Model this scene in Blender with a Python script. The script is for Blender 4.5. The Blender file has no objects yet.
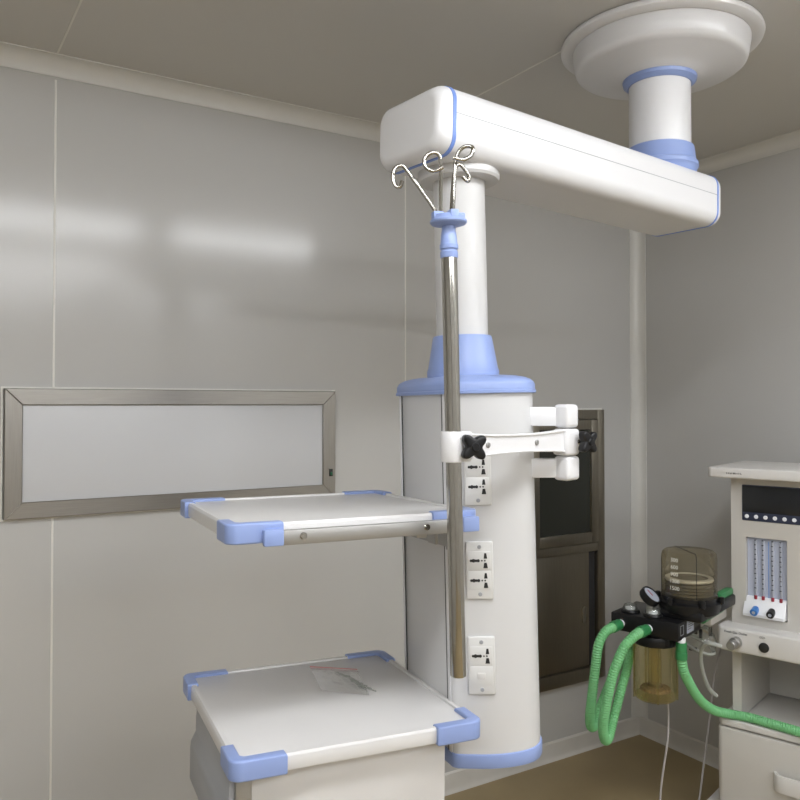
import bpy, bmesh, math, random
from mathutils import Vector, Matrix, Euler
random.seed(7)
SC = bpy.context.scene
COL = SC.collection
R = math.radians

# ---------------------------------------------------------------- camera, world, exposure
cam = bpy.data.cameras.new('camera'); camo = bpy.data.objects.new('camera', cam); COL.objects.link(camo)
camo.location = (0, 0, 1.65); camo.rotation_euler = (R(91.0), 0, R(-32)); cam.sensor_width = 36; cam.lens = 36
cam.shift_y = -0.0125; cam.clip_start = 0.05; SC.camera = camo
w = bpy.data.worlds.new('world'); SC.world = w; w.use_nodes = True
w.node_tree.nodes['Background'].inputs[0].default_value = (0.9, 0.95, 1, 1)
w.node_tree.nodes['Background'].inputs[1].default_value = 0.02
SC.view_settings.view_transform = 'Standard'; SC.view_settings.look = 'None'
SC.view_settings.gamma = 1; SC.view_settings.exposure = 0.0
LAMP = 20.5     # radiance of the ceiling lamps' diffusers

# ---------------------------------------------------------------- materials
def mat(name, col, rough=.5, metal=0, spec=.5, coat=0, noise=None, bump=None, aniso=None, emit=0):
    m = bpy.data.materials.new(name); m.use_nodes = True
    nt = m.node_tree; b = nt.nodes['Principled BSDF']
    b.inputs['Base Color'].default_value = (*col, 1); b.inputs['Roughness'].default_value = rough
    b.inputs['Metallic'].default_value = metal; b.inputs['Specular IOR Level'].default_value = spec
    b.inputs['Coat Weight'].default_value = coat
    if emit:
        b.inputs['Emission Color'].default_value = (*col, 1); b.inputs['Emission Strength'].default_value = emit
    tc = nt.nodes.new('ShaderNodeTexCoord'); mp = nt.nodes.new('ShaderNodeMapping')
    nt.links.new(tc.outputs['Object'], mp.inputs[0])
    if aniso: mp.inputs['Scale'].default_value = aniso
    n = nt.nodes.new('ShaderNodeTexNoise'); nt.links.new(mp.outputs[0], n.inputs['Vector'])
    sc, amt = noise or (6, .02)
    n.inputs['Scale'].default_value = sc; n.inputs['Detail'].default_value = 5
    r = nt.nodes.new('ShaderNodeMapRange'); nt.links.new(n.outputs[0], r.inputs[0])
    r.inputs[1].default_value = .3; r.inputs[2].default_value = .7; r.inputs[3].default_value = 1 - amt; r.inputs[4].default_value = 1 + amt
    mx = nt.nodes.new('ShaderNodeVectorMath'); mx.operation = 'MULTIPLY'
    mx.inputs[0].default_value = col; nt.links.new(r.outputs[0], mx.inputs[1]); nt.links.new(mx.outputs[0], b.inputs['Base Color'])
    if bump:
        bn = nt.nodes.new('ShaderNodeTexNoise'); bn.inputs['Scale'].default_value = bump[0]
        nt.links.new(tc.outputs['Object'], bn.inputs['Vector'])
        bp = nt.nodes.new('ShaderNodeBump'); bp.inputs['Strength'].default_value = bump[1]; bp.inputs['Distance'].default_value = bump[2] if len(bump) > 2 else .01
        nt.links.new(bn.outputs[0], bp.inputs['Height']); nt.links.new(bp.outputs[0], b.inputs['Normal'])
    return m

def clear(name, tint, gloss=.12, rough=.08, body=0.0, bodycol=None):
    """thin clear plastic: tinted transmission, a little milky body and a mirror-like sheen"""
    m = bpy.data.materials.new(name); m.use_nodes = True; nt = m.node_tree; nt.nodes.clear()
    o = nt.nodes.new('ShaderNodeOutputMaterial'); t = nt.nodes.new('ShaderNodeBsdfTransparent'); t.inputs[0].default_value = (*tint, 1)
    d = nt.nodes.new('ShaderNodeBsdfDiffuse'); d.inputs[0].default_value = (*(bodycol or tint), 1)
    g = nt.nodes.new('ShaderNodeBsdfGlossy'); g.inputs[1].default_value = rough
    lw = nt.nodes.new('ShaderNodeLayerWeight'); lw.inputs[0].default_value = .25
    mr = nt.nodes.new('ShaderNodeMapRange'); nt.links.new(lw.outputs['Fresnel'], mr.inputs[0]); mr.inputs[3].default_value = gloss * .4; mr.inputs[4].default_value = min(1, gloss * 4)
    m1 = nt.nodes.new('ShaderNodeMixShader'); m1.inputs[0].default_value = body; nt.links.new(t.outputs[0], m1.inputs[1]); nt.links.new(d.outputs[0], m1.inputs[2])
    m2 = nt.nodes.new('ShaderNodeMixShader'); nt.links.new(mr.outputs[0], m2.inputs[0]); nt.links.new(m1.outputs[0], m2.inputs[1]); nt.links.new(g.outputs[0], m2.inputs[2])
    nt.links.new(m2.outputs[0], o.inputs[0]); return m

M = dict(
    wall=mat('grey_wall_panel', (.535, .53, .517), .155, spec=.42, noise=(1.2, .02)),
    ceil=mat('ceiling_panel', (.60, .59, .57), .5, noise=(1.5, .02)),
    floor=mat('tan_vinyl', (.37, .285, .155), .45, noise=(3, .07)),
    cove=mat('white_pvc_cove', (.66, .65, .62), .35),
    seam=mat('white_sealant', (.78, .77, .73), .5),
    base=mat('white_vinyl_skirting', (.66, .64, .6), .4, noise=(9, .04)),
    steel=mat('brushed_steel', (.39, .372, .345), .30, metal=1, noise=(30, .07), aniso=(.3, 12, 12)),
    steelv=mat('brushed_steel_upright', (.37, .352, .325), .30, metal=1, noise=(30, .07), aniso=(12, 12, .3)),
    chrome=mat('polished_tube_steel', (.47, .455, .42), .11, metal=1, noise=(5, .02)),
    alu=mat('satin_aluminium', (.43, .425, .415), .5, metal=1),
    white=mat('white_enamel', (.61, .608, .61), .32, coat=.15, noise=(4, .01)),
    arm=mat('white_arm_enamel', (.74, .74, .755), .3, coat=.2, noise=(4, .008)),
    shelf=mat('white_shelf_board', (.67, .66, .655), .3, noise=(5, .015)),
    plate=mat('socket_white', (.66, .655, .64), .4),
    blue=mat('periwinkle_plastic', (.26, .345, .63), .38, noise=(5, .02)),
    bluering=mat('deep_blue_ring', (.16, .27, .66), .4),
    slate=mat('grey_drawer_front', (.33, .34, .36), .4, noise=(5, .02)),
    dark=mat('dark_gap', (.03, .03, .032), .6),
    black=mat('black_plastic', (.009, .009, .010), .32, spec=.3, noise=(8, .1)),
    blackm=mat('black_matt', (.015, .015, .015), .5),
    panel=mat('white_acrylic_screen', (.62, .63, .655), .35, noise=(2, .01)),
    brown=mat('brown_stainless', (.36, .33, .275), .36, metal=1, noise=(20, .06), aniso=(12, 12, .3)),
    smoke=mat('smoked_glass', (.028, .03, .025), .08, spec=.6),
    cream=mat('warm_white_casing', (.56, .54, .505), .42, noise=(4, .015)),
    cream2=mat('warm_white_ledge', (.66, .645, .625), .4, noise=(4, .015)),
    lcd=mat('dark_display', (.018, .02, .023), .15),
    navy=mat('navy_key_strip', (.035, .045, .085), .35),
    key=mat('white_key', (.85, .86, .9), .4),
    scale=mat('pale_blue_scale', (.50, .54, .66), .4),
    tubeg=mat('grey_tube', (.42, .45, .53), .2),
    red=mat('dark_red_float', (.30, .03, .05), .4),
    line=mat('blue_line', (.12, .3, .7), .5),
    bknob=mat('blue_knob', (.03, .17, .50), .3),
    green=mat('green_corrugated_hose', (.18, .51, .22), .38, noise=(10, .05)),
    dgreen=mat('green_connector', (.035, .22, .075), .35),
    cord=mat('grey_cord', (.42, .40, .40), .5),
    text=mat('dark_print', (.04, .04, .05), .6),
    wtext=mat('white_print', (.85, .85, .8), .5),
    bellow=mat('grey_bellows', (.17, .155, .125), .5),
    redline=mat('red_bag_line', (.55, .12, .13), .5),
    led=mat('green_rocker', (.01, .12, .05), .3),
    canister=clear('amber_clear_plastic', (.93, .89, .70), .10, body=.07, bodycol=(.5, .42, .2)),
    dome=clear('smoky_clear_plastic', (.80, .76, .64), .12, body=.07, bodycol=(.3, .27, .2)),
    clearp=clear('clear_plastic', (.90, .92, .90), .16, body=.12, bodycol=(.6, .62, .58)),
    film=clear('clear_film', (.96, .96, .96), .10, rough=.2, body=.05, bodycol=(.6, .6, .6)),
    silicone=clear('milky_silicone', (.75, .77, .74), .1, rough=.3, body=.6, bodycol=(.62, .63, .6)),
    granule=mat('brown_granules', (.20, .13, .07), .8, noise=(120, .5)),
)
lampm = mat('lamp_diffuser', (.955, .975, 1), .5, emit=LAMP)

# ---------------------------------------------------------------- mesh helpers
def rbox(bm, lo, hi, bev=0, seg=2, mtx=None):
    c = [(a + b) / 2 for a, b in zip(lo, hi)]; s = [abs(b - a) for a, b in zip(lo, hi)]
    t = bmesh.new(); bmesh.ops.create_cube(t, size=1)
    for v in t.verts: v.co = Vector((v.co.x * s[0] + c[0], v.co.y * s[1] + c[1], v.co.z * s[2] + c[2]))
    if bev: bmesh.ops.bevel(t, geom=t.edges[:], offset=min(bev, min(s) * .49), segments=seg, affect='EDGES', profile=.5)
    merge(bm, t, mtx)
def merge(bm, t, mtx=None):
    if mtx is not None: t.transform(mtx)
    me = bpy.data.meshes.new('tmp'); t.to_mesh(me); t.free(); bm.from_mesh(me); bpy.data.meshes.remove(me)
def prism(bm, pts, z0, z1, bev=0, seg=2, mtx=None):
    t = bmesh.new(); a = [t.verts.new((x, y, z0)) for x, y in pts]; b = [t.verts.new((x, y, z1)) for x, y in pts]
    n = len(pts); t.faces.new(a[::-1]); t.faces.new(b)
    for i in range(n): t.faces.new((a[i], a[(i + 1) % n], b[(i + 1) % n], b[i]))
    bmesh.ops.recalc_face_normals(t, faces=t.faces[:])
    if bev:
        es = [e for e in t.edges if abs(e.verts[0].co.z - e.verts[1].co.z) < 1e-6]
        bmesh.ops.bevel(t, geom=es, offset=bev, segments=seg, affect='EDGES', profile=.5)
    merge(bm, t, mtx)
def lathe(bm, prof, n=48, mtx=None, a0=0, a1=2 * math.pi, closed=False):
    t = bmesh.new(); full = abs(a1 - a0 - 2 * math.pi) < 1e-6; rings = []
    for i in range(n if full else n + 1):
        a = a0 + (a1 - a0) * i / n
        rings.append([t.verts.new((max(r, 1e-5) * math.cos(a), max(r, 1e-5) * math.sin(a), z)) for r, z in prof])
    k = len(prof)
    for i in range(n):
        p, q = rings[i], rings[(i + 1) % len(rings)]
        for j in range(k if closed else k - 1):
            t.faces.new((p[j], q[j], q[(j + 1) % k], p[(j + 1) % k]))
    bmesh.ops.remove_doubles(t, verts=t.verts[:], dist=2e-5)
    bmesh.ops.recalc_face_normals(t, faces=t.faces[:]); merge(bm, t, mtx)
def catmull(P, step):
    P = [Vector(p) for p in P]; Q = [2 * P[0] - P[1]] + P + [2 * P[-1] - P[-2]]; out = []
    for i in range(1, len(Q) - 2):
        a, b, c, d = Q[i - 1:i + 3]; n = max(2, int((c - b).length / step))
        for k in range(n):
            u = k / n; out.append(.5 * ((2 * b) + (c - a) * u + (2 * a - 5 * b + 4 * c - d) * u * u + (3 * b - a - 3 * c + d) * u ** 3))
    out.append(P[-1]); return out
def tube(bm, P, r, n=12, step=.01, smooth=True, ridge=0, pitch=.009, cap=True, mtx=None):
    pts = catmull(P, step) if smooth else [Vector(p) for p in P]
    t = bmesh.new(); prev = None; rings = []; up = Vector((.13, .31, .94)); L = 0
    for i, p in enumerate(pts):
        d = (pts[min(i + 1, len(pts) - 1)] - pts[max(i - 1, 0)]).normalized()
        if i: L += (p - pts[i - 1]).length
        u = up - d * up.dot(d)
        if u.length < .05: u = Vector((1, 0, 0)) - d * d.x
        u.normalize(); up = u; v = d.cross(u)
        rr = (r(L) if callable(r) else r) + (ridge * math.sin(2 * math.pi * L / pitch) if ridge else 0)
        rings.append([t.verts.new(p + (u * math.cos(2 * math.pi * k / n) + v * math.sin(2 * math.pi * k / n)) * rr) for k in range(n)])
    for a, b in zip(rings, rings[1:]):
        for k in range(n): t.faces.new((a[k], a[(k + 1) % n], b[(k + 1) % n], b[k]))
    if cap: t.faces.new(rings[0][::-1]); t.faces.new(rings[-1])
    bmesh.ops.recalc_face_normals(t, faces=t.faces[:]); merge(bm, t, mtx)
def cyl(bm, a, b, r, n=24, bev=0):
    a, b = Vector(a), Vector(b); L = (b - a).length
    q = (b - a).to_track_quat('Z', 'Y').to_matrix().to_4x4()
    pr = [(0, 0), (r - bev, 0), (r, bev), (r, L - bev), (r - bev, L), (0, L)] if bev else [(0, 0), (r, 0), (r, L), (0, L)]
    lathe(bm, pr, n, Matrix.Translation(a) @ q)
def text_bm(bm, s, size, mtx, depth=.0004):
    c = bpy.data.curves.new('t', 'FONT'); c.body = s; c.size = size; c.extrude = depth; c.align_x = 'CENTER'; c.align_y = 'CENTER'; c.resolution_u = 2
    o = bpy.data.objects.new('t', c); COL.objects.link(o); bpy.context.view_layer.update()
    me = bpy.data.meshes.new_from_object(o); me.transform(mtx); bm.from_mesh(me)
    bpy.data.objects.remove(o); bpy.data.curves.remove(c); bpy.data.meshes.remove(me)
def rrect(x0, y0, x1, y1, r, n=5):
    P = []
    for cx, cy, a in ((x1 - r, y1 - r, 0), (x0 + r, y1 - r, 90), (x0 + r, y0 + r, 180), (x1 - r, y0 + r, 270)):
        for i in range(n + 1):
            t = R(a + 90 * i / n); P.append((cx + r * math.cos(t), cy + r * math.sin(t)))
    return P
def obj(name, bm, m, parent=None, mtx=None, ang=32, label=None):
    if mtx is not None: bm.transform(mtx)
    for f in bm.faces: f.smooth = True
    for e in bm.edges:
        e.smooth = not (len(e.link_faces) == 2 and e.calc_face_angle(0) > R(ang))
    me = bpy.data.meshes.new(name); bm.to_mesh(me); bm.free(); me.materials.append(m)
    o = bpy.data.objects.new(name, me); COL.objects.link(o)
    if parent: o.parent = parent
    if label: o['label'] = label
    return o
def B(): return bmesh.new()
def thing(name, label, cat, loc=(0, 0, 0), rz=0, group=None, mtx=None):
    o = bpy.data.objects.new(name, None); COL.objects.link(o); o.empty_display_size = .05
    if mtx is not None: o.matrix_world = mtx
    else: o.location = loc; o.rotation_euler = (0, 0, rz)
    o['label'] = label; o['category'] = cat
    if group: o['group'] = group
    return o
def struct(name, bm, m, parent=None):
    o = obj(name, bm, m, parent)
    if not parent: o['kind'] = 'structure'
    return o
def bx(lo, hi, bev=0, seg=2):
    b = B(); rbox(b, lo, hi, bev, seg); return b
T = Matrix.Translation

# ---------------------------------------------------------------- room shell
X0, X1, Y0, Y1, H = -2.6, 3.17, -4.2, 2.80, 2.775
struct('floor', bx((X0 - .1, Y0 - .1, -.1), (X1 + .1, Y1 + .1, 0)), M['floor'])
struct('ceiling', bx((X0 - .1, Y0 - .1, H), (X1 + .1, Y1 + .1, H + .1)), M['ceil'])
struct('wall_back', bx((X0 - .1, Y1, 0), (X1 + .1, Y1 + .1, H)), M['wall'])
struct('wall_right', bx((X1, Y0 - .1, 0), (X1 + .1, Y1, H)), M['wall'])
struct('wall_left', bx((X0 - .1, Y0 - .1, 0), (X0, Y1, H)), M['wall'])
struct('wall_front', bx((X0, Y0 - .1, 0), (X1, Y0, H)), M['wall'])
def cove_prof(r, n=7):
    P = [(0, 0), (r + .008, 0), (r + .008, .003)]
    for i in range(n + 1):
        a = math.pi * 1.5 - (math.pi / 2) * i / n
        P.append((r + .003 + (r) * math.cos(a) + 0, r + .003 + r * math.sin(a)))
    P += [(.003, r + .008), (0, r + .008)]
    return P
def cove(name, org, ax, bxv, along, L, r=.048):
    t = B(); prism(t, cove_prof(r), 0, L)
    m = Matrix((( ax[0], bxv[0], along[0], org[0]), (ax[1], bxv[1], along[1], org[1]), (ax[2], bxv[2], along[2], org[2]), (0, 0, 0, 1)))
    t.transform(m); bmesh.ops.recalc_face_normals(t, faces=t.faces[:])
    return struct(name, t, M['cove'])
cove('trim_1', (X0, Y1, H), (0, -1, 0), (0, 0, -1), (1, 0, 0), X1 - X0)
cove('trim_2', (X1, Y0, H), (-1, 0, 0), (0, 0, -1), (0, 1, 0), Y1 - Y0)
cove('trim_3', (X1, Y1, .085), (-1, 0, 0), (0, -1, 0), (0, 0, 1), H - .14)
def skirt(name, a, b, n):
    a, b, n = Vector(a), Vector(b), Vector(n); t = B()
    prof = [(0, 0), (.022, 0), (.014, .008), (.011, .02), (.010, .04), (.009, .078), (.003, .085), (0, .085)]
    d = (b - a); L = d.length; d.normalize(); prism(t, prof, 0, L)
    m = Matrix(((n.x, 0, d.x, a.x), (n.y, 0, d.y, a.y), (0, 1, 0, 0), (0, 0, 0, 1)))
    t.transform(m); bmesh.ops.recalc_face_normals(t, faces=t.faces[:]); struct(name, t, M['base'])
skirt('baseboard_back', (X0, Y1, 0), (X1, Y1, 0), (0, -1, 0))
skirt('baseboard_right', (X1, Y0, 0), (X1, Y1, 0), (-1, 0, 0))
k = 4
for sx in (-2.28, -.93, .422, 1.775):
    struct('trim_%d' % k, bx((sx - .0035, Y1 - .002, .1), (sx + .0035, Y1, H - .065), .001), M['seam']); k += 1
for sx in (-2.28, -.93, .418, 1.778):
    struct('trim_%d' % k, bx((sx - .003, Y0, H - .0015), (sx + .003, Y1 - .065, H)), M['seam']); k += 1

# ---------------------------------------------------------------- ceiling lamps (behind and above the camera)
lamp_places = [(.68, .45), (2.04, .45), (-.72, .45), (.9, -1.25), (2.4, -1.25), (-.9, -1.25), (.9, -2.9), (2.4, -2.9), (-.9, -2.9)]
LB = {0: 'above the camera', }
for i, (lx, ly) in enumerate(lamp_places):
    where = ['in the row nearest the lightbox wall', 'in the middle row of the ceiling', 'in the row farthest from the lightbox wall'][0 if ly > 0 else (1 if ly > -2 else 2)]
    side = 'nearest the left wall' if lx < 0 else ('between its two neighbours' if lx < 1.5 else 'nearest the right wall')
    L = thing('ceiling_lamp', 'slim white ceiling lamp %s, %s' % (where, side), 'lamp', (lx, ly, H), group='ceiling lamps')
    b = B(); rbox(b, (-.6, -.14, -.012), (.6, .14, 0), .003); rbox(b, (-.6, -.13, -.062), (-.58, .13, -.01), .006); rbox(b, (.58, -.13, -.062), (.6, .13, -.01), .006)
    obj('housing', b, M['white'], L)
    b = B(); t = B(); prism(t, [(-.12, -.012), (-.118, -.04), (-.10, -.056), (-.06, -.062), (.06, -.062), (.10, -.056), (.118, -.04), (.12, -.012)], -.58, .58)
    t.transform(Matrix(((0, 0, 1, 0), (1, 0, 0, 0), (0, 1, 0, 0), (0, 0, 0, 1)))); bmesh.ops.recalc_face_normals(t, faces=t.faces[:]); merge(b, t)
    obj('diffuser', b, lampm, L)

# ---------------------------------------------------------------- x-ray light box on the back wall
lb = thing('light_box', 'wide stainless-framed X-ray viewing light box, switched off, on the grey wall', 'light box', (.857, Y1, 1.493))
def slab_frame(hx, hz, wv, y0, y1, which, side):
    b = B()
    for s in (side,):
        if which == 'h': pts = [(-hx, s * hz), (hx, s * hz), (hx - wv, s * (hz - wv)), (-hx + wv, s * (hz - wv))]
        else: pts = [(s * hx, -hz), (s * hx, hz), (s * (hx - wv), hz - wv), (s * (hx - wv), -hz + wv)]
        t = B(); prism(t, pts, 0, y1 - y0, .002, 1)
        # local x->x, y->z, z-> -y
        t.transform(Matrix(((1, 0, 0, 0), (0, 0, -1, y1), (0, 1, 0, 0), (0, 0, 0, 1)))); bmesh.ops.recalc_face_normals(t, faces=t.faces[:]); merge(b, t)
    return b
for sd in (-1, 1):
    obj('frame_rail', slab_frame(.580, .206, .052, -.028, 0, 'h', sd), M['steel'], lb)
    obj('frame_stile', slab_frame(.580, .206, .052, -.028, 0, 'v', sd), M['steelv'], lb)
b = B()
for s in (-1, 1):
    rbox(b, (-.589, -.006, s * .209 - .003), (.589, 0, s * .209 + .003)); rbox(b, (s * .586 - .003, -.006, -.206), (s * .586 + .003, 0, .206))
obj('sealant_bead', b, M['seam'], lb)
obj('screen', bx((-.533, -.018, -.156), (.533, -.004, .156), .001), M['panel'], lb, label='blank pale grey acrylic screen')
sw = obj('power_switch', bx((.552, -.032, -.122), (.566, -.028, -.094), .001), M['blackm'], lb)
obj('rocker', bx((.556, -.035, -.118), (.563, -.031, -.106), .001), M['led'], sw, label='green rocker')

# ---------------------------------------------------------------- stainless wall cabinet
wc = thing('wall_cabinet', 'tall brown stainless cabinet with smoked glass upper door set in wall', 'cabinet', (2.437, Y1, .335))
CW, CH = .465, 1.287
b = B()
rbox(b, (-CW, -.03, 0), (-CW + .045, 0, CH), .003); rbox(b, (CW - .045, -.03, 0), (CW, 0, CH), .003)
rbox(b, (-CW + .045, -.03, CH - .045), (CW - .045, 0, CH), .003); rbox(b, (-CW + .045, -.03, 0), (CW - .045, 0, .06), .003)
rbox(b, (-CW + .045, -.03, .610), (CW - .045, 0, .650), .003)
obj('frame', b, M['brown'], wc)
b = B(); rbox(b, (-CW - .006, -.005, -.006), (-CW, 0, CH + .006)); rbox(b, (CW, -.005, -.006), (CW + .008, 0, CH + .008)); rbox(b, (-CW, -.005, CH), (CW, 0, CH + .008))
obj('sealant_bead', b, M['seam'], wc)
for s in (-1, 1):
    x0, x1 = (-CW + .047, -.003) if s < 0 else (.003, CW - .047)
    b = B(); z0, z1 = .653, CH - .048
    rbox(b, (x0, -.036, z0), (x0 + .04, -.012, z1), .002); rbox(b, (x1 - .045, -.036, z0), (x1, -.012, z1), .002)
    rbox(b, (x0 + .04, -.036, z0), (x1 - .045, -.012, z0 + .05), .002); rbox(b, (x0 + .04, -.036, z1 - .045), (x1 - .045, -.012, z1), .002)
    d = obj('glass_door', b, M['brown'], wc)
    obj('pane', bx((x0 + .036, -.024, z0 + .046), (x1 - .041, -.018, z1 - .041)), M['smoke'], d, label='dark smoked glass pane')
obj('sliding_door', bx((-CW + .047, -.022, .062), (.03, -.012, .608), .002), M['brown'], wc)
d = obj('sliding_door', bx((.0, -.012, .062), (CW - .09, -.003, .608), .002), M['brown'], wc)
b = B(); prism(b, rrect(-.012, -.04, .012, .04, .0115), 0, .003, mtx=None)
b.transform(Matrix(((1, 0, 0, CW - .125), (0, 0, -1, -.012), (0, 1, 0, .31), (0, 0, 0, 1)))); bmesh.ops.recalc_face_normals(b, faces=b.faces[:])
hh = obj('handle', b, M['chrome'], d)
obj('door_gap', bx((CW - .09, -.006, .062), (CW - .047, -.0, .608)), M['dark'], wc)

# ---------------------------------------------------------------- ceiling pendant
MX, MY = 1.9926, 1.667
P = thing('surgical_pendant', 'white ceiling-hung surgical pendant with blue trim, two shelves and power sockets', 'medical pendant', (MX, MY, H))
PI_ = T((-MX, -MY, -H))
def pp(name, bm, m, mtx=None, parent=None, label=None, ang=32):
    return obj(name, bm, m, parent or P, PI_ @ (mtx or Matrix()), ang, label)
AM = T((MX, MY, 0))
b = B(); lathe(b, [(.25, 2.775), (.290, 2.775), (.298, 2.772), (.301, 2.764), (.299, 2.757), (.291, 2.752), (.272, 2.750), (.262, 2.752)], 96)
pp('canopy_flange', b, M['arm'], AM)
b = B(); lathe(b, [(.254, 2.77), (.264, 2.77), (.263, 2.740), (.257, 2.702), (.253, 2.692), (.245, 2.686), (.232, 2.683), (.16, 2.668), (.125, 2.661), (.115, 2.655), (.09, 2.655)], 96)
pp('canopy', b, M['arm'], AM)
b = B(); lathe(b, [(.09, 2.662), (.108, 2.662), (.111, 2.655), (.109, 2.645), (.102, 2.64), (.097, 2.634), (.09, 2.634)], 64)
pp('trim_ring', b, M['blue'], AM)
b = B(); lathe(b, [(.0925, 2.66), (.0925, 2.38)], 64); pp('support_tube', b, M['arm'], AM)
b = B(); lathe(b, [(.092, 2.440), (.095, 2.442), (.101, 2.438), (.106, 2.400), (.1075, 2.392), (.113, 2.388), (.114, 2.376), (.109, 2.370), (.107, 2.356), (.108, 2.344), (.1, 2.342)], 64)
pp('tube_skirt', b, M['blue'], AM)
b = B(); lathe(b, [(.107, 2.348), (.102, 2.334), (0, 2.334)], 48); pp('bearing', b, M['dark'], AM)
# horizontal arm, laid along its own x axis
AZ0, AZ1, AWY = 2.216, 2.374, .125
aa = math.atan2(MY - 1.5913, MX - 1.169)
SAG = .018   # the loaded arm droops a little towards the mast
AR = T((1.169, 1.5913, 2.216)) @ Matrix.Rotation(aa, 4, 'Z') @ Matrix.Rotation(SAG, 4, 'Y') @ T((math.hypot(MX - 1.169, MY - 1.5913), 0, -2.216))
AL = math.hypot(MX - 1.169, MY - 1.5913)
def armprof(g=0, r=.04):
    return rrect(-AWY + g, AZ0 + g, AWY - g, AZ1 - g, r - g, 8)
def xprism(prof, x0, x1, bev=0, seg=3):
    t = B(); prism(t, prof, x0, x1, bev, seg)
    t.transform(Matrix(((0, 0, 1, 0), (1, 0, 0, 0), (0, 1, 0, 0), (0, 0, 0, 1)))); bmesh.ops.recalc_face_normals(t, faces=t.faces[:]); return t
xl, xr = -AL - .123, .110
arm = pp('arm', xprism(armprof(), xl, xr), M['arm'], AR)
b = B()
for s in (-1, 1): rbox(b, (xl, s * AWY - .0006, AZ1 - .0680), (xr, s * AWY + .0006, AZ1 - .0665))
pp('groove', b, M['slate'], AR, parent=arm)
pp('trim_ring', xprism(armprof(-.0015), xl - .010, xl), M['bluering'], AR)
pp('trim_ring', xprism(armprof(-.0015), xr, xr + .006), M['bluering'], AR)
def endcap(x, s, L, bul):
    t = B(); rings = []; N = 9
    prof0 = None
    for i in range(N + 1):
        u = i / N * math.pi / 2; g = bul * (1 - math.cos(u)); xx = x + s * L * math.sin(u)
        pr = rrect(-AWY + g, AZ0 + g, AWY - g, AZ1 - g, .04 - g * .45, 8)
        rings.append([t.verts.new((xx, a, c)) for a, c in pr])
    for a, c in zip(rings, rings[1:]):
        for k in range(len(a)): t.faces.new((a[k], a[(k + 1) % len(a)], c[(k + 1) % len(a)], c[k]))
    t.faces.new(rings[-1]); bmesh.ops.recalc_face_normals(t, faces=t.faces[:]); return t
pp('end_cap', endcap(xl - .010, -1, .036, .026), M['arm'], AR)
pp('end_cap', endcap(xr + .006, 1, .030, .018), M['arm'], AR)

# column: local frame x = away from shelves, y = towards the back wall; z keeps world heights
TILT = Matrix.Rotation(.0205, 4, Vector((-.53, -.848, 0)))
MC = T((1.1665, 1.593, 2.215)) @ TILT @ Matrix.Rotation(R(-7.8), 4, 'Z') @ T((0, 0, -2.215))
b = B(); lathe(b, [(0, 2.224), (.096, 2.224), (.101, 2.22), (.101, 2.203), (.097, 2.197), (.06, 2.195)], 64)
pp('mounting_flange', b, M['white'], MC)
b = B(); lathe(b, [(.0635, 2.20), (.0635, 1.80)], 48); pp('drop_tube', b, M['white'], MC)
b = B(); lathe(b, [(.06, 1.816), (.070, 1.816), (.0725, 1.813), (.0855, 1.738), (.0885, 1.730), (.0885, 1.700)], 64)
pp('collar', b, M['blue'], MC)
half = [(-.110, -.128), (-.103, -.138), (-.075, -.154), (-.04, -.172), (0, -.184), (.04, -.188), (.072, -.182), (.096, -.166), (.113, -.145), (.122, -.12), (.126, -.085)]
def smoothP(pts):
    c = catmull([(x, y, 0) for x, y in pts], .008); return [(v.x, v.y) for v in c]
half = [(x * .985 - .007, y) for x, y in half]
front = smoothP(half)
prof = front + [(x, -y) for x, y in front[::-1]]
def grow(pr, g):
    n = len(pr); out = []
    for i, (x, y) in enumerate(pr):
        a, c = pr[i - 1], pr[(i + 1) % n]; tx, ty = c[0] - a[0], c[1] - a[1]; l = math.hypot(tx, ty) or 1
        out.append((x + ty / l * g, y - tx / l * g))
    return out
b = B(); prism(b, prof, .868, 1.680)
col_ = pp('column', b, M['white'], MC)
b = B()
for yy in (-.108, .112): rbox(b, (-.1168, yy - .0022, .868), (-.114, yy + .0022, 1.680))
pp('panel_gap', b, M['dark'], MC, parent=col_)
b = B(); rbox(b, (-.1175, .1145, .868), (-.113, .125, 1.680), .001); rbox(b, (-.1175, -.124, .868), (-.113, -.1105, 1.680), .001)
pp('edge_strip', b, M['arm'], MC, parent=col_)
b = B(); rings = []
for z, g, k in ((1.673, .006, 1), (1.674, .009, 1), (1.680, .009, 1), (1.6815, .0065, 1), (1.694, .0062, 1), (1.701, .003, .995), (1.706, .0, .975), (1.711, .0, .90), (1.715, .0, .78), (1.717, 0, .66)):
    rings.append([b.verts.new((x * k, y * k, z)) for x, y in grow(prof, g)])
for p, q in zip(rings, rings[1:]):
    for i in range(len(p)): b.faces.new((p[i], p[(i + 1) % len(p)], q[(i + 1) % len(p)], q[i]))
b.faces.new(rings[-1]); b.faces.new(rings[0][::-1]); bmesh.ops.recalc_face_normals(b, faces=b.faces[:])
pp('top_cap', b, M['blue'], MC)
b = B(); prism(b, grow(prof, .004), .838, .870, .004); pp('base_cap', b, M['blue'], MC)

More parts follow.
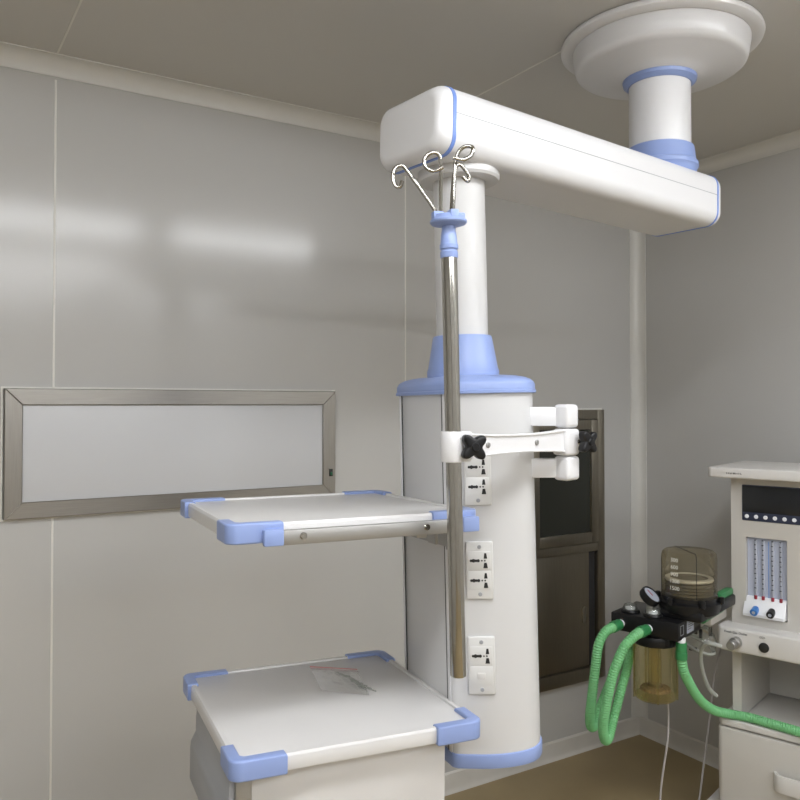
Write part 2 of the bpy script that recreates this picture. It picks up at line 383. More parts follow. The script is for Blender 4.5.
# socket plates on the curved front
def section_at(x):
    for (x0, y0), (x1, y1) in zip(front, front[1:]):
        if x0 <= x <= x1: return y0 + (y1 - y0) * (x - x0) / (x1 - x0), math.atan2(y1 - y0, x1 - x0)
def plate(zc, kinds, sx):
    y, a = section_at(sx)
    m = MC @ T((sx, y - .001, zc)) @ Matrix.Rotation(a, 4, 'Z')
    pl = pp('socket_plate', bx((-.030, -.006, -.0635), (.030, .006, .0635), .0025), M['plate'], m)
    for z in (.0525, -.0525):
        b = B(); cyl(b, (0, -.0055, z), (0, -.0078, z), .0045, 14, .0006)
        sc_ = pp('screw', b, M['slate'], m, parent=pl, label='grey screw head')
    for kz, kind in zip((.022, -.022), kinds):
        b = bx((-.026, -.0072, kz - .0205), (.024, -.0055, kz + .0205), .001)
        pp('socket' if kind else 'data_jack', b, M['plate'], m, parent=pl)
        b = B()
        if kind:
            def tri(cx, cz, w, h, s):
                t = B(); prism(t, [(-w * .8, -h / 2), (w * .8, -h / 2), (w * .45, h / 2), (-w * .45, h / 2)], 0, .001)
                t.transform(Matrix(((1, 0, 0, cx), (0, 0, -1, -.0068), (0, 1, 0, cz), (0, 0, 0, 1)))); bmesh.ops.recalc_face_normals(t, faces=t.faces[:]); merge(b, t)
            tri(.013, kz + .0105, .0048, .012, 1)
            tri(.013, kz - .0105, .0062, .012, 1)
            for cx, r in ((-.019, .0030), (-.0135, .0042), (-.008, .0030), (-.003, .0036), (.005, .0019), (.0115, .0019)):
                cyl(b, (cx, -.0065, kz), (cx, -.0078, kz), r, 10)
            pp('pin_hole', b, M['blackm'], m, parent=pl)
        else:
            rbox(b, (-.01, -.009, kz - .007), (.008, -.007, kz + .007), .001); pp('shutter', b, M['cream2'], m, parent=pl)
plate(1.487, (1, 1), -.060)
plate(1.279, (1, 1), -.060)
plate(1.068, (1, 0), -.060)

# shelves
SX0, SX1, SY0, SY1 = -.637, -.114, -.254, .285
def level(z, tx=-.008, ty=0):     # the shelves sit level on the leaning column
    o = (MC @ Vector((0, 0, z))); return T((o.x, o.y, z)) @ Matrix.Rotation(R(-7.8), 4, 'Z') @ Matrix.Rotation(tx, 4, 'X') @ T((-.63, 0, 0)) @ Matrix.Rotation(ty, 4, 'Y') @ T((.63, 0, -z))
def shelf(zt, rail):
    ML = level(zt, *((-.022, 0) if rail else (-.008, .012)))
    b = B(); prism(b, rrect(SX0 + .003, SY0 + .003, SX1, SY1 - .003, .02), zt - .032, zt - .004, .003)
    s = pp('shelf', b, M['shelf'], ML)
    b = B(); o = rrect(SX0 + .003, SY0 + .003, SX1, SY1 - .003, .02); n = len(o); i_ = rrect(SX0 + .015, SY0 + .015, SX1 - .012, SY1 - .015, .012)
    t = B(); lo = [t.verts.new((x, y, zt - .005)) for x, y in o]; hi = [t.verts.new((x, y, zt)) for x, y in grow(o, -.003)]
    ih = [t.verts.new((x, y, zt)) for x, y in i_]; il = [t.verts.new((x, y, zt - .005)) for x, y in grow(i_, -.002)]
    for k in range(n):
        j = (k + 1) % n
        t.faces.new((lo[k], lo[j], hi[j], hi[k])); t.faces.new((hi[k], hi[j], ih[j], ih[k])); t.faces.new((ih[k], ih[j], il[j], il[k]))
    bmesh.ops.recalc_face_normals(t, faces=t.faces[:]); merge(b, t)
    pp('lip', b, M['shelf'], ML, parent=s)
    for cx, cy, sx, sy in ((SX0, SY0, 1, 1), (SX1, SY0, -1, 1), (SX0, SY1, 1, -1), (SX1, SY1, -1, -1)):
        # an L-shaped guard that wraps the corner
        La, Lb, wd, r, g = .103, .082, .020, .024, .005
        pts = [(La, -g), (La, wd), (wd + .006, wd), (wd, wd + .006), (wd, Lb), (-g, Lb)]
        arc = [(-g + r - r * math.cos(R(a)), -g + r - r * math.sin(R(a))) for a in range(0, 91, 10)]
        pts += arc
        if sx * sy < 0: pts = pts[::-1]
        b = B(); t = B(); prism(t, [(cx + sx * x, cy + sy * y) for x, y in pts], zt - .036, zt + .003, .004, 3)
        merge(b, t); pp('corner_guard', b, M['blue'], ML, parent=s)
    if rail:
        pp('rail', bx((SX0 + .085, SY0 - .016, zt - .041), (SX1 - .01, SY0 - .002, zt - .013), .002), M['alu'], ML, parent=s)
        for x in (SX0 + .082, SX1 - .022):
            pp('rail_end', bx((x - .020, SY0 - .020, zt - .041), (x + .018, SY0 - .004, zt - .010), .003), M['blue'], ML, parent=s)
        for x in (SX0 + .138, SX1 - .125):
            b = B(); cyl(b, (x, SY0 - .015, zt - .025), (x, SY0 - .020, zt - .025), .0068, 16, .001); cyl(b, (x, SY0 - .0195, zt - .025), (x, SY0 - .0206, zt - .025), .0038, 6)
            pp('screw', b, M['chrome'], ML, parent=s)
        b = B(); rbox(b, (SX1 - .05, -.218, zt - .086), (SX1 - .02, -.204, zt - .03), .004); rbox(b, (SX1 - .056, -.17, zt - .08), (SX1 - .048, -.13, zt - .03), .003)
        rbox(b, (SX1 - .02, -.16, zt - .09), (SX1 + .003, .16, zt - .03), .003)
        pp('bracket', b, M['alu'], ML, parent=s)
        b = B(); rbox(b, (SX1 - .14, -.19, zt - .05), (SX1 - .08, -.165, zt - .03), .003); rbox(b, (SX1 - .115, -.2, zt - .058), (SX1 - .09, -.18, zt - .03), .003)
        pp('brake_block', b, M['alu'], ML, parent=s)
    return s
shelf(1.420, True); shelf(.989, False)
ML = level(.99, -.008, .012)
dr = pp('drawer_unit', bx((-.618, -.212, .80), (-.176, .20, .961), .004), M['shelf'], ML)
pp('corner_post', bx((-.6215, -.2145, .80), (-.590, -.19, .957), .002), M['alu'], ML, parent=dr)
b = B()
t = B(); prism(t, [(0, .80), (0, .955), (-.012, .955), (-.014, .935), (-.014, .905), (-.024, .885), (-.026, .87), (-.026, .80)], -.205, .150, .004)
t.transform(Matrix(((1, 0, 0, -.618), (0, 0, 1, 0), (0, 1, 0, 0), (0, 0, 0, 1)))); bmesh.ops.recalc_face_normals(t, faces=t.faces[:]); merge(b, t)
pp('drawer', b, M['slate'], ML, label='grey drawer front with a pull lip')

# zip bag on the lower shelf
bag = thing('zip_bag', 'small clear zip-lock bag lying on the lower pendant shelf', 'bag', mtx=level(.99, -.008, .012) @ T((-.30, .105, .9875)))
def quad_sheet(c00, c10, c11, c01, nx, ny, h, seed):
    rnd = random.Random(seed); t = B(); V = []
    for j in range(ny + 1):
        row = []
        for i in range(nx + 1):
            u, v = i / nx, j / ny
            x = (c00[0] * (1 - u) + c10[0] * u) * (1 - v) + (c01[0] * (1 - u) + c11[0] * u) * v
            y = (c00[1] * (1 - u) + c10[1] * u) * (1 - v) + (c01[1] * (1 - u) + c11[1] * u) * v
            e = min(u, 1 - u, v, 1 - v) * 4
            row.append(t.verts.new((x, y, .0006 + h * min(1, e) * rnd.random())))
        V.append(row)
    for j in range(ny):
        for i in range(nx): t.faces.new((V[j][i], V[j][i + 1], V[j + 1][i + 1], V[j + 1][i]))
    return t
c00, c10, c11, c01 = (-.035, .122), (.068, .055), (.029, -.123), (-.063, -.049)
b = quad_sheet(c00, c10, c11, c01, 14, 14, .007, 3); t = quad_sheet(c00, c10, c11, c01, 4, 4, 0, 1); merge(b, t)
obj('film', b, M['film'], bag, ang=8)
b = B(); tube(b, [(c00[0], c00[1], .0025), (c10[0], c10[1], .0025)], .0009, 6, smooth=False); obj('zip_line', b, M['redline'], bag, label='thin red line along the mouth')
b = B(); tube(b, [(c00[0] - .003, c00[1] - .02, .0025), (c10[0] - .003, c10[1] - .02, .0025)], .0014, 6, smooth=False); obj('zip_strip', b, M['film'], bag)
b = B()
for q in range(7):
    x, y = .02 + q * .003, .03 - q * .02
    cyl(b, (x - .01, y + .028, .003), (x + .012, y - .02, .003), .0016, 8)
obj('screw_pack', b, M['clearp'], bag)

# ---------------------------------------------------------------- IV pole in its clamp
FR = Matrix.Rotation(R(-32), 4, 'Z')
MP = T((.9344, 1.2793, 1.109)) @ TILT @ FR
iv = thing('iv_pole', 'stainless steel IV pole with blue head and four hooks, clamped beside column', 'IV pole', mtx=MP)
b = B(); lathe(b, [(0, .007), (.0145, .007), (.0158, .0085), (.0158, .835), (0, .835)], 40); obj('tube', b, M['chrome'], iv)
b = B(); lathe(b, [(0, .83), (.0172, .83), (.0178, .833), (.0178, .842), (.016, .843), (.016, .846), (.0185, .848), (.0185, .856), (.0172, .858), (.0150, .880), (.0140, .884), (.0140, .893), (.02, .894), (.034, .897), (.0365, .900), (.0365, .904), (.034, .906), (.031, .914), (0, .914)], 40)
for a in range(4):
    r = R(20 + 90 * a); t = B(); rbox(t, (.012, -.009, .900), (.034, .009, .921), .003); merge(b, t, Matrix.Rotation(r, 4, 'Z'))
obj('head', b, M['blue'], iv, label='blue plastic head')
hooks = [
 [(-0.0223, 0.0, 0.902), (-0.0242, 0.0, 0.922), (-0.0796, 0, 1.0051), (-0.0912, 0, 1.0158), (-0.104, -.002, 1.0091), (-0.1087, -.004, 0.9913), (-0.1024, -.007, 0.9735), (-0.0935, -.01, 0.9716), (-0.0899, -.012, 0.9824)],
 [(-0.0152, -0.004, 0.902), (-0.0151, -0.008, 0.934), (-0.0149, -0.03, 1.0091), (-0.0191, -0.033, 1.0269), (-0.0323, -0.036, 1.0288), (-0.0457, -0.038, 1.018), (-0.0441, -0.04, 1.0002), (-0.0285, -0.042, 0.9913), (-0.0106, -0.045, 0.998)],
 [(0.0085, -0.002, 0.902), (0.0098, -0.007, 0.934), (0.0136, -0.01, 0.9952), (0.0189, -0.01, 1.0308), (0.0325, -0.012, 1.0466), (0.0496, -0.015, 1.0446), (0.0453, -0.02, 1.0269), (0.0293, -0.024, 1.018), (0.0096, -0.028, 1.0209)],
 [(0.0054, 0.006, 0.902), (0.0078, 0.016, 0.934), (0.0151, 0.04, 0.9992), (0.021, 0.044, 1.0249), (0.0296, 0.046, 1.0288), (0.0387, 0.048, 1.0201), (0.0468, 0.048, 1.0051), (0.0447, 0.048, 0.9952), (0.034, 0.048, 1.0051)]]
for h in hooks:
    b = B(); tube(b, h, .0040, 12, .003); obj('hook', b, M['chrome'], iv)

# ---------------------------------------------------------------- clamp arm that holds the pole
px, py = .9249, 1.2853; hx_, hy_ = 1.306, 1.365; zc = 1.566
ca = thing('clamp_arm', 'white swivelling clamp arm with two black star knobs on the column', 'clamp arm', (px, py, zc))
CI = T((-px, -py, -zc))
dv = Vector((hx_ - px, hy_ - py, 0)); Lc = dv.length; ang = math.atan2(dv.y, dv.x)
MA = Matrix.Rotation(ang, 4, 'Z')       # x along the arm, from pole to hub
b = B(); lathe(b, [(.0160, -.030), (.0225, -.030), (.0235, -.028), (.0235, .028), (.0225, .030), (.0160, .030)], 40, closed=True)
rbox(b, (.012, -.022, -.030), (.036, .010, .030), .004)
obj('pole_clamp', b, M['arm'], ca, MA)
t = B(); N = 24; rings = []
for i in range(N + 1):
    u = i / N; x = .03 + (Lc - .055) * u; hz = .019 + .006 * (2 * u - 1) ** 2; z0 = .0 * u
    rings.append([t.verts.new((x, yy, zz)) for yy, zz in ((-.011, -hz), (-.011, hz), (.011, hz), (.011, -hz))])
for a, c in zip(rings, rings[1:]):
    for k in range(4): t.faces.new((a[k], a[(k + 1) % 4], c[(k + 1) % 4], c[k]))
t.faces.new(rings[0]); t.faces.new(rings[-1][::-1]); bmesh.ops.recalc_face_normals(t, faces=t.faces[:])
bmesh.ops.bevel(t, geom=[e for e in t.edges if abs(e.verts[0].co.x - e.verts[1].co.x) > .001], offset=.003, segments=2, affect='EDGES')
lk = obj('link', t, M['arm'], ca, MA)
b = B()
for s in (-1, 1):
    P_ = [(.03 + (Lc - .055) * i / 10, -.012, s * (.0175 + .006 * (2 * i / 10 - 1) ** 2)) for i in range(11)]
    tube(b, P_, .0026, 8, .02)
obj('rib', b, M['arm'], lk, MA)
for x in (.095, .26):
    b = B(); cyl(b, (x, -.0105, 0), (x, -.0145, 0), .006, 16, .001); cyl(b, (x, -.014, 0), (x, -.0152, 0), .003, 6); obj('screw', b, M['alu'], lk, MA)
HB = MA @ T((Lc, 0, 0))
b = B()
rbox(b, (-.026, -.022, -.034), (.024, .022, .027), .008, 3); obj('hub', b, M['arm'], ca, HB)
HBs = MA @ T((Lc + .003, .002, 0))
obj('hinge_block', bx((-.024, -.021, .029), (.022, .021, .083), .009, 3), M['arm'], ca, HBs)
obj('hinge_block', bx((-.024, -.021, -.092), (.026, .021, -.036), .009, 3), M['arm'], ca, HBs)
# two short arms back to the column
e0 = Vector((hx_ + .004, hy_ + .006, 0)); e1 = Vector((1.214, 1.430, 0)); dd = e1 - e0; La_ = dd.length; aa2 = math.atan2(dd.y, dd.x)
for z0, z1 in ((.033, .077), (-.086, -.042)):
    b = bx((0, -.012, z0), (La_, .012, z1), .003)
    obj('wall_bracket', b, M['arm'], ca, CI @ T((e0.x, e0.y, zc)) @ Matrix.Rotation(aa2, 4, 'Z'))
def knob(c, d, up_=.0, parent=ca):
    d = Vector(d).normalized(); q = d.to_track_quat('Z', 'Y').to_matrix().to_4x4(); mt = T(c) @ q
    b = B(); cyl(b, (0, 0, -.012), (0, 0, .008), .008, 20, .002); obj('stud', b, M['chrome'], parent, mt)
    t = B(); pts = []
    for i in range(96):
        a = 2 * math.pi * i / 96; r = .0235 + .0070 * math.cos(4 * (a - R(42))); pts.append((r * math.cos(a), r * math.sin(a)))
    prism(t, pts, .006, .026, .005, 3); cyl(t, (0, 0, .024), (0, 0, .029), .009, 20, .002); obj('knob', t, M['black'], parent, mt, label='black four-lobed star knob')
knob((.0285, -.0215, 0), (-.25, -1.0, .0))
kc = Vector((hx_ - px, hy_ - py, 0)) + Vector((.848, -.53, 0)) * .037 + Vector((0, 0, -.003)); knob(kc, (.085, -1.0, 0))
b = B(); cyl(b, Vector((hx_ - px, hy_ - py, -.003)) + Vector((.848, -.53, 0)) * .015, kc, .007); obj('stud', b, M['chrome'], ca)

# ---------------------------------------------------------------- anaesthesia machine: local x along its front, y to its back
an = thing('anaesthesia_machine', 'cream anaesthesia machine with dark display and flowmeter against right wall', 'anaesthesia machine', (2.64, 1.888, 0), R(-73))
b = B(); W, D = .50, .36
# casing with a real opening for the flowmeter window: built as blocks round it
fx0, fx1, fz0, fz1 = .052, .194, .868, 1.160
rbox(b, (0, 0, .80), (fx0, D, 1.385)); rbox(b, (fx1, 0, .80), (W, D, 1.385)); rbox(b, (fx0, 0, .80), (fx1, D, fz0)); rbox(b, (fx0, 0, fz1), (fx1, D, 1.385)); rbox(b, (fx0, .03, fz0), (fx1, D, fz1))
obj('casing', b, M['cream'], an)
b = B(); rbox(b, (0, .004, .49), (.032, D, .80)); rbox(b, (W - .032, .004, .49), (W, D, .80)); rbox(b, (.032, D - .02, .49), (W - .032, D, .80))
obj('lower_bay', b, M['cream'], an)
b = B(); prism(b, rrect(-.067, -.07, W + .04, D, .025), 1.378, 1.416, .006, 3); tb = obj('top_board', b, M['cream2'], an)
b = B(); rd = random.Random(4)
for i in range(9):
    x = .008 + i * .0062
    rbox(b, (x, -.0712, 1.3935), (x + .0014, -.0698, 1.3995)); rbox(b, (x + rd.choice((0, .002)), -.0712, rd.choice((1.3935, 1.396, 1.398))), (x + .0042, -.0698, rd.choice((1.3955, 1.3975, 1.3995))))
obj('print_mark', b, M['text'], tb)
dp = obj('display', bx((.040, -.004, 1.220), (.44, .01, 1.352), .004), M['navy'], an)
obj('screen', bx((.043, -.0055, 1.252), (.437, -.003, 1.349), .001), M['lcd'], dp, label='dark blank screen')
for i in range(12):
    x = .058 + i * .0325
    b = B(); lathe(b, [(0, 0), (.0075, 0), (.007, .002), (0, .0028)], 18, T((x, -.004, 1.2365)) @ Matrix.Rotation(R(90), 4, 'X')); obj('key', b, M['key'], dp)
fm = obj('flowmeter', bx((fx0 + .001, .018, fz0 + .001), (fx1 - .001, .03, fz1 - .001)), M['scale'], an, label='pale blue flowmeter scale')
b = B()
for i, x in enumerate((.084, .110, .143, .171)):
    c = B(); cyl(c, (x, .013, fz0 + .06), (x, .013, fz1 - .01), .0055, 12); obj('flow_tube', c, M['tubeg'], fm)
    c = B(); cyl(c, (x, .007, fz0 + .066), (x, .007, fz0 + .08), .0055, 12, .001); obj('float', c, M['red'], fm)
    b = B()
    for k in range(11):
        z = fz0 + .105 + k * .0175; rbox(b, (x - .0045 + .001 * (k % 3), .0065, z), (x + .002, .0075, z + .0035))
    obj('graduation', b, M['text'], fm)
obj('scale_line', bx((.126, .0155, fz0 + .07), (.1275, .0178, fz1 - .014)), M['line'], fm)
b = B(); t = B(); prism(t, [(.026, .0), (.026, .07), (.01, .07), (-.022, .012), (-.02, .002)], .046, .190, .002)
t.transform(Matrix(((0, 0, 1, 0), (1, 0, 0, 0), (0, 1, 0, fz0 + .004), (0, 0, 0, 1)))); bmesh.ops.recalc_face_normals(t, faces=t.faces[:]); merge(b, t)
cp = obj('control_plate', b, M['key'], an)
for x, m in ((.088, 'bknob'), (.144, 'black')):
    b = B(); cyl(b, (x, -.003, fz0 + .032), (x, -.034, fz0 + .024), .0135, 20, .002); kk = obj('flow_knob', b, M[m], cp)
    b = B(); cyl(b, (x, -.0335, fz0 + .0245), (x, -.0352, fz0 + .024), .006, 16); obj('knob_cap', b, M['tubeg'], kk)
# work ledge
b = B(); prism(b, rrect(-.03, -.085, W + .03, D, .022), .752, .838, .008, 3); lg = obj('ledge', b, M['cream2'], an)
b = B(); text_bm(b, 'Fresh Gas Outlet', .0115, T((.042, -.0855, .822)) @ Matrix.Rotation(R(90), 4, 'X')); obj('print_mark', b, M['text'], lg)
b = B(); text_bm(b, 'O2+', .0105, T((.134, -.0855, .822)) @ Matrix.Rotation(R(90), 4, 'X')); obj('print_mark', b, M['text'], lg)
b = B(); cyl(b, (.045, -.084, .790), (.045, -.112, .790), .020, 28, .002); cyl(b, (.045, -.11, .790), (.045, -.150, .790), .0155, 28, .002); obj('gas_outlet', b, M['alu'], lg)
b = B(); lathe(b, [(0, 0), (.0175, 0), (.017, .006), (.012, .008), (0, .0085)], 28, T((.139, -.084, .788)) @ Matrix.Rotation(R(90), 4, 'X')); obj('flush_button', b, M['blackm'], lg, label='black round button')
# drawer cabinet
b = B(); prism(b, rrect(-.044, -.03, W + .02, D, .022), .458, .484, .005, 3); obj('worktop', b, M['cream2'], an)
b = B(); prism(b, rrect(-.025, -.01, W + .01, D, .015), .15, .462); obj('drawer_carcass', b, M['cream'], an)
b = B(); prism(b, rrect(-.045, -.035, W + .02, .03, .022), .17, .452, .004, 2); dw = obj('drawer', b, M['cream'], an)
b = B(); t = B(); pts = []
for i in range(13):
    a = math.pi * i / 12; pts.append((.25 - .095 * math.cos(a), -.035 - .035 * min(1, math.sin(a) * 1.6)))
for i in range(12, -1, -1):
    a = math.pi * i / 12; pts.append((.25 - .085 * math.cos(a), -.035 - .027 * min(1, math.sin(a) * 1.6)))
prism(t, pts, .285, .345, .002); merge(b, t); obj('handle', b, M['cream2'], dw)
b = B(); prism(b, rrect(-.10, -.10, W + .05, D, .03), .10, .15, .01, 3); obj('base', b, M['cream2'], an)
for x, y in ((-.05, -.05), (W, -.05), (-.05, D - .05), (W, D - .05)):
    b = B(); cyl(b, (x - .015, y, .052), (x + .015, y, .052), .05, 24, .006); cyl(b, (x, y, .05), (x, y, .115), .012); obj('caster', b, M['black'], an)

# ---------------------------------------------------------------- breathing absorber hung beside the machine
ab = thing('breathing_absorber', 'black breathing circuit absorber with smoky bellows dome and amber canister', 'absorber', (2.2646, 1.8275, .85), R(-73))
AI = T((0, 0, -.85))
def ap(name, bm, m, parent=None, label=None, mtx=None): return obj(name, bm, M[m], parent or ab, AI @ (mtx or Matrix()), label=label)
b = B(); rbox(b, (-.250, 0, .834), (0, .21, .898), .006); ap('valve_block', b, 'black')
b = B(); rbox(b, (-.19, .012, .80), (-.035, .14, .836), .01); lathe(b, [(0, .832), (.079, .832), (.082, .825), (.082, .808), (.076, .798), (0, .798)], 40, T((-.112, .068, 0))); ap('canister_head', b, 'black')
# canister
b = B(); lathe(b, [(.0735, .80), (.0735, .62), (.071, .606), (.062, .60), (0, .60)], 48, T((-.112, .068, 0)))
cn = ap('canister', b, 'canister', label='amber transparent canister')
b = B(); lathe(b, [(.014, .80), (.014, .645)], 20, T((-.112, .064, 0))); lathe(b, [(.022, .79), (.024, .635)], 20, T((-.112, .064, 0)))
ap('centre_tube', b, 'canister', cn)
b = B(); lathe(b, [(0, .606), (.068, .608), (.070, .616), (0, .616)], 40, T((-.112, .068, 0))); ap('water_tray', b, 'canister', cn)
b = B(); lathe(b, [(.028, .645), (.05, .640), (.055, .632), (0, .632)], 32, T((-.112, .068, 0))); ap('granules', b, 'granule', cn)
b = B()
for a in (20, 140, 215, 300):
    x, y = -.112 + .0745 * math.cos(R(a)), .068 + .0745 * math.sin(R(a)); rbox(b, (x - .003, y - .003, .603), (x + .003, y + .003, .80), .001)
ap('seam_rib', b, 'canister', cn)
# bellows assembly
bc = (-.018, .144)
b = B(); lathe(b, [(0, .90), (.08, .90), (.100, .915), (.106, .935), (.106, .95), (.097, .956), (.097, .97), (0, .97)], 48, T((*bc, 0)))
for a in range(6):
    r = R(60 * a + 15); cyl(b, (bc[0] + .107 * math.cos(r), bc[1] + .107 * math.sin(r), .945), (bc[0] + .107 * math.cos(r), bc[1] + .107 * math.sin(r), .972), .010, 14, .003)
rbox(b, (-.09, .05, .896), (.06, .24, .93), .01)
ap('bellows_base', b, 'black')
b = B(); lathe(b, [(.095, .962), (.095, 1.102), (.092, 1.119), (.084, 1.127), (.04, 1.131), (0, 1.132)], 64, T((*bc, 0)))
dm = ap('bellows_dome', b, 'dome', label='smoky transparent dome')
b = B(); pr = [(.05, .972)]
for i in range(4): pr += [(.082, .976 + i * .011), (.073, .9815 + i * .011)]
pr += [(.08, 1.022), (.08, 1.03), (.068, 1.032), (.062, 1.024), (0, 1.022)]
lathe(b, pr, 48, T((*bc, 0))); ap('bellows', b, 'bellow', dm)
b = B(); lathe(b, [(.081, 1.022), (.084, 1.026), (.081, 1.032), (.066, 1.033), (.065, 1.03)], 48, T((*bc, 0))); ap('bellows_rim', b, 'cream2', dm)
b = B(); a0 = R(-112)
for i, s in enumerate(('300', '600', '900', '1200', '1500')):
    # front of dome as seen by someone standing before the machine
    a = R(-99); x, y = bc[0] + .0962 * math.cos(a), bc[1] + .0962 * math.sin(a)
    text_bm(b, s, .0195, T((x, y, 1.103 - i * .0245)) @ Matrix.Rotation(a + R(90), 4, 'Z') @ Matrix.Rotation(R(90), 4, 'X'))
ap('scale_print', b, 'wtext', dm)
b = B(); a = R(-54)
cyl(b, (bc[0] + .0955 * math.cos(a), bc[1] + .0955 * math.sin(a), .972), (bc[0] + .0955 * math.cos(a), bc[1] + .0955 * math.sin(a), 1.115), .0012, 6)
tube(b, [(bc[0] + .0955 * math.cos(a), bc[1] + .0955 * math.sin(a), 1.115), (bc[0] + .085 * math.cos(a), bc[1] + .085 * math.sin(a), 1.128), (bc[0] - .05, bc[1] + .0, 1.137)], .0012, 6, smooth=False)
a = R(-150); cyl(b, (bc[0] + .0945 * math.cos(a), bc[1] + .0945 * math.sin(a), .972), (bc[0] + .0945 * math.cos(a), bc[1] + .0945 * math.sin(a), 1.10), .001, 6)
ap('dome_rib', b, 'blackm', dm)
# pressure gauge tilted on the block
gm = T((-.112, .04, .972)) @ Vector((.60, .0, .68)).to_track_quat('Z', 'Y').to_matrix().to_4x4()
b = B(); lathe(b, [(0, -.024), (.034, -.024), (.038, -.018), (.038, 0), (.036, .004), (.033, .004), (.033, 0), (0, 0)], 40)
g = ap('pressure_gauge', b, 'black', mtx=gm)
b = B(); lathe(b, [(0, .0012), (.031, .0012)], 32); ap('dial', b, 'tubeg', g, mtx=gm, label='pale dial face')
b = B(); rbox(b, (-.002, -.004, .001), (.002, .022, .0025)); ap('needle', b, 'red', g, mtx=gm)
b = B(); cyl(b, (-.118, .04, .89), (-.118, .04, .955), .014); ap('gauge_stem', b, 'alu')
# check valve domes
for x, y in ((-.195, .045), (-.108, .04)):
    b = B(); lathe(b, [(0, .896), (.034, .896), (.035, .902), (.031, .908), (0, .908)], 32, T((x, y, 0))); v = ap('check_valve', b, 'black')
    b = B(); lathe(b, [(.026, .906), (.026, .914), (.021, .925), (.01, .929), (0, .93)], 32, T((x, y, 0))); ap('valve_dome', b, 'clearp', v)
    b = B(); lathe(b, [(0, .908), (.017, .908), (.017, .915), (.006, .918), (0, .918)], 20, T((x, y, 0))); ap('valve_disc', b, 'key', v)
# white port stubs
for x in (-.21, -.106):
    b = B(); cyl(b, (x, .004, .862), (x, -.014, .862), .0145, 24, .001); ap('port', b, 'key')
b = B(); cyl(b, (-.008, .045, .84), (-.008, .045, .822), .0145, 24, .001); ap('port', b, 'key')
b = bx((-.001, .075, .848), (.0015, .135, .892)); ap('rating_label', b, 'scale', label='small pale label on the end face')
b = B()
for z, y0, y1 in ((.884, .09, .12), (.877, .08, .125), (.870, .08, .13), (.862, .08, .11)): rbox(b, (.0008, y0, z - .001), (.002, y1, z + .001))
ap('label_print', b, 'text')
b = B()
for lo, hi in (((0, .018, .852), (.001, .045, .8535)), ((0, .018, .884), (.001, .045, .8855)), ((0, .018, .852), (.001, .0195, .8855)), ((0, .0435, .852), (.001, .045, .8855))): rbox(b, lo, (hi[0], hi[1], hi[2]))
ap('outline_mark', b, 'slate')
b = B(); rbox(b, (-.02, .2, .905), (.07, .37, .945), .008); rbox(b, (.0, .19, .93), (.03, .33, .95), .004); ap('support_arm', b, 'black')
b = B(); rbox(b, (.0, .2, .855), (.04, .36, .895), .006); ap('lower_arm', b, 'cream')
b = B(); cyl(b, (.035, .12, .895), (.035, .30, .90), .016, 20, .003); rbox(b, (.03, .25, .935), (.06, .375, .965), .006); ap('green_fitting', b, 'dgreen', label='dark green pipe fitting')

# ---------------------------------------------------------------- hoses and cords, in the absorber's directions
def hose(pts, ends, label, r=.0165):
    h = thing('breathing_hose', label, 'hose', (2.2646, 1.8275, 0), R(-73), 'green corrugated breathing hoses')
    b = B(); tube(b, pts, r, 16, .0022, ridge=.0012, pitch=.0088); obj('corrugated_tube', b, M['green'], h)
    for a, c, rr in ends:
        b = B(); a, c = Vector(a), Vector(c); mid = a + (c - a) * .55; cyl(b, a, mid, rr, 24, .001); cyl(b, mid, c, rr * 1.08, 24, .001); obj('connector', b, M['dgreen'], h, label='darker green connector')
    return h
hose([(-.212, -.052, .860), (-.226, -.088, .848), (-.238, -.116, .808), (-.246, -.124, .737), (-.259, -.130, .614), (-.272, -.118, .545), (-.284, -.085, .50), (-.290, -.040, .497), (-.288, -.005, .55), (-.254, .067, .688), (-.222, .128, .765), (-.20, .175, .834)],
     [((-.209, -.014, .862), (-.214, -.058, .859), .0185)], 'green corrugated breathing hose from the left port of the black block')
hose([(-.110, -.060, .862), (-.118, -.1, .852), (-.134, -.136, .822), (-.156, -.163, .749), (-.177, -.176, .647), (-.198, -.165, .555), (-.212, -.125, .488), (-.222, -.075, .478), (-.225, -.030, .53), (-.214, .010, .628), (-.207, .044, .697), (-.212, .09, .77), (-.205, .115, .834)],
     [((-.106, -.014, .862), (-.1115, -.065, .861), .0185)], 'green corrugated breathing hose from the right port of the black block')
hose([(-.008, .045, .775), (-.007, .052, .74), (-.005, .075, .70), (.002, .171, .600), (.016, .283, .528), (.060, .352, .503), (.115, .365, .502), (.189, .358, .502), (.292, .347, .502), (.40, .338, .502), (.52, .33, .502)],
     [((-.008, .045, .824), (-.008, .045, .765), .0185)], 'long green corrugated hose running over the cream machine drawer top')
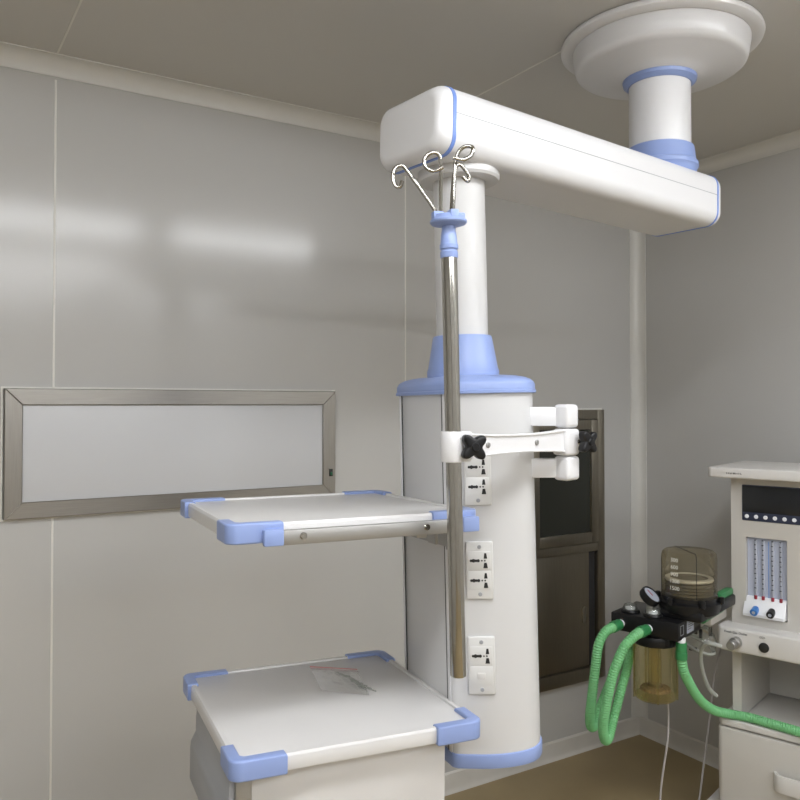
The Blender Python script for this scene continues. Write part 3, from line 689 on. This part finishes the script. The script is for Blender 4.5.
b = B(); tube(b, [(.075, .20, .790), (.035, .19, .797), (.010, .20, .78), (-.010, .228, .735), (-.016, .262, .67), (-.008, .30, .60), (.010, .33, .565)], .0075, 10, .008)
o = obj('silicone_tube', b, M['silicone']); o.location = (2.2646, 1.8275, 0); o.rotation_euler = (0, 0, R(-73)); o['label'] = 'milky silicone tube curling down from the metal gas outlet'; o['category'] = 'tube'
for pts, lb_ in (([(-.099, .138, .61), (-.098, .139, .577), (-.095, .141, .505), (-.101, .14, .414), (-.114, .13, .305), (-.122, .126, .215), (-.126, .125, .106), (-.12, .13, .02), (-.05, .2, .004), (.1, .25, .004)], 'thin grey cord hanging below the amber canister'),
                 ([(.02, .40, .775), (-.017, .471, .72), (-.040, .457, .619), (-.054, .444, .464), (-.071, .436, .309), (-.086, .422, .154), (-.099, .417, .02), (-.05, .45, .004), (.05, .5, .004)], 'thin grey cord hanging between right wall and cream machine')):
    b = B(); tube(b, pts, .0036, 8, .02); o = obj('cord', b, M['cord']); o.location = (2.2646, 1.8275, 0); o.rotation_euler = (0, 0, R(-73)); o['label'] = lb_; o['category'] = 'cord'
# clear face mask hanging behind the absorber
mk = thing('face_mask', 'clear plastic breathing mask with black fittings hanging behind the absorber', 'mask', mtx=T((2.2646, 1.8275, 0)) @ Matrix.Rotation(R(-73), 4, 'Z') @ T((-.03, .30, .785)))
b = B(); lathe(b, [(.012, .05), (.016, .03), (.035, .02), (.052, -.005), (.056, -.03), (.05, -.035)], 40, Matrix.Scale(1.15, 4, (1, 0, 0)) @ Matrix.Rotation(R(25), 4, 'Y')); obj('shell', b, M['clearp'], mk)
b = B(); lathe(b, [(.056, -.03), (.062, -.036), (.056, -.046), (.048, -.04)], 40, Matrix.Scale(1.15, 4, (1, 0, 0)) @ Matrix.Rotation(R(25), 4, 'Y'), closed=True); obj('cushion', b, M['silicone'], mk)
b = B()
for a in range(0, 360, 120):
    x, y = .03 * math.cos(R(a + 40)), .03 * math.sin(R(a + 40)); rbox(b, (x - .006, y - .004, .0), (x + .006, y + .004, .034), .002)
rbox(b, (-.03, -.056, -.045), (.0, -.05, -.03), .002)
obj('strap_hook', b, M['blackm'], mk)
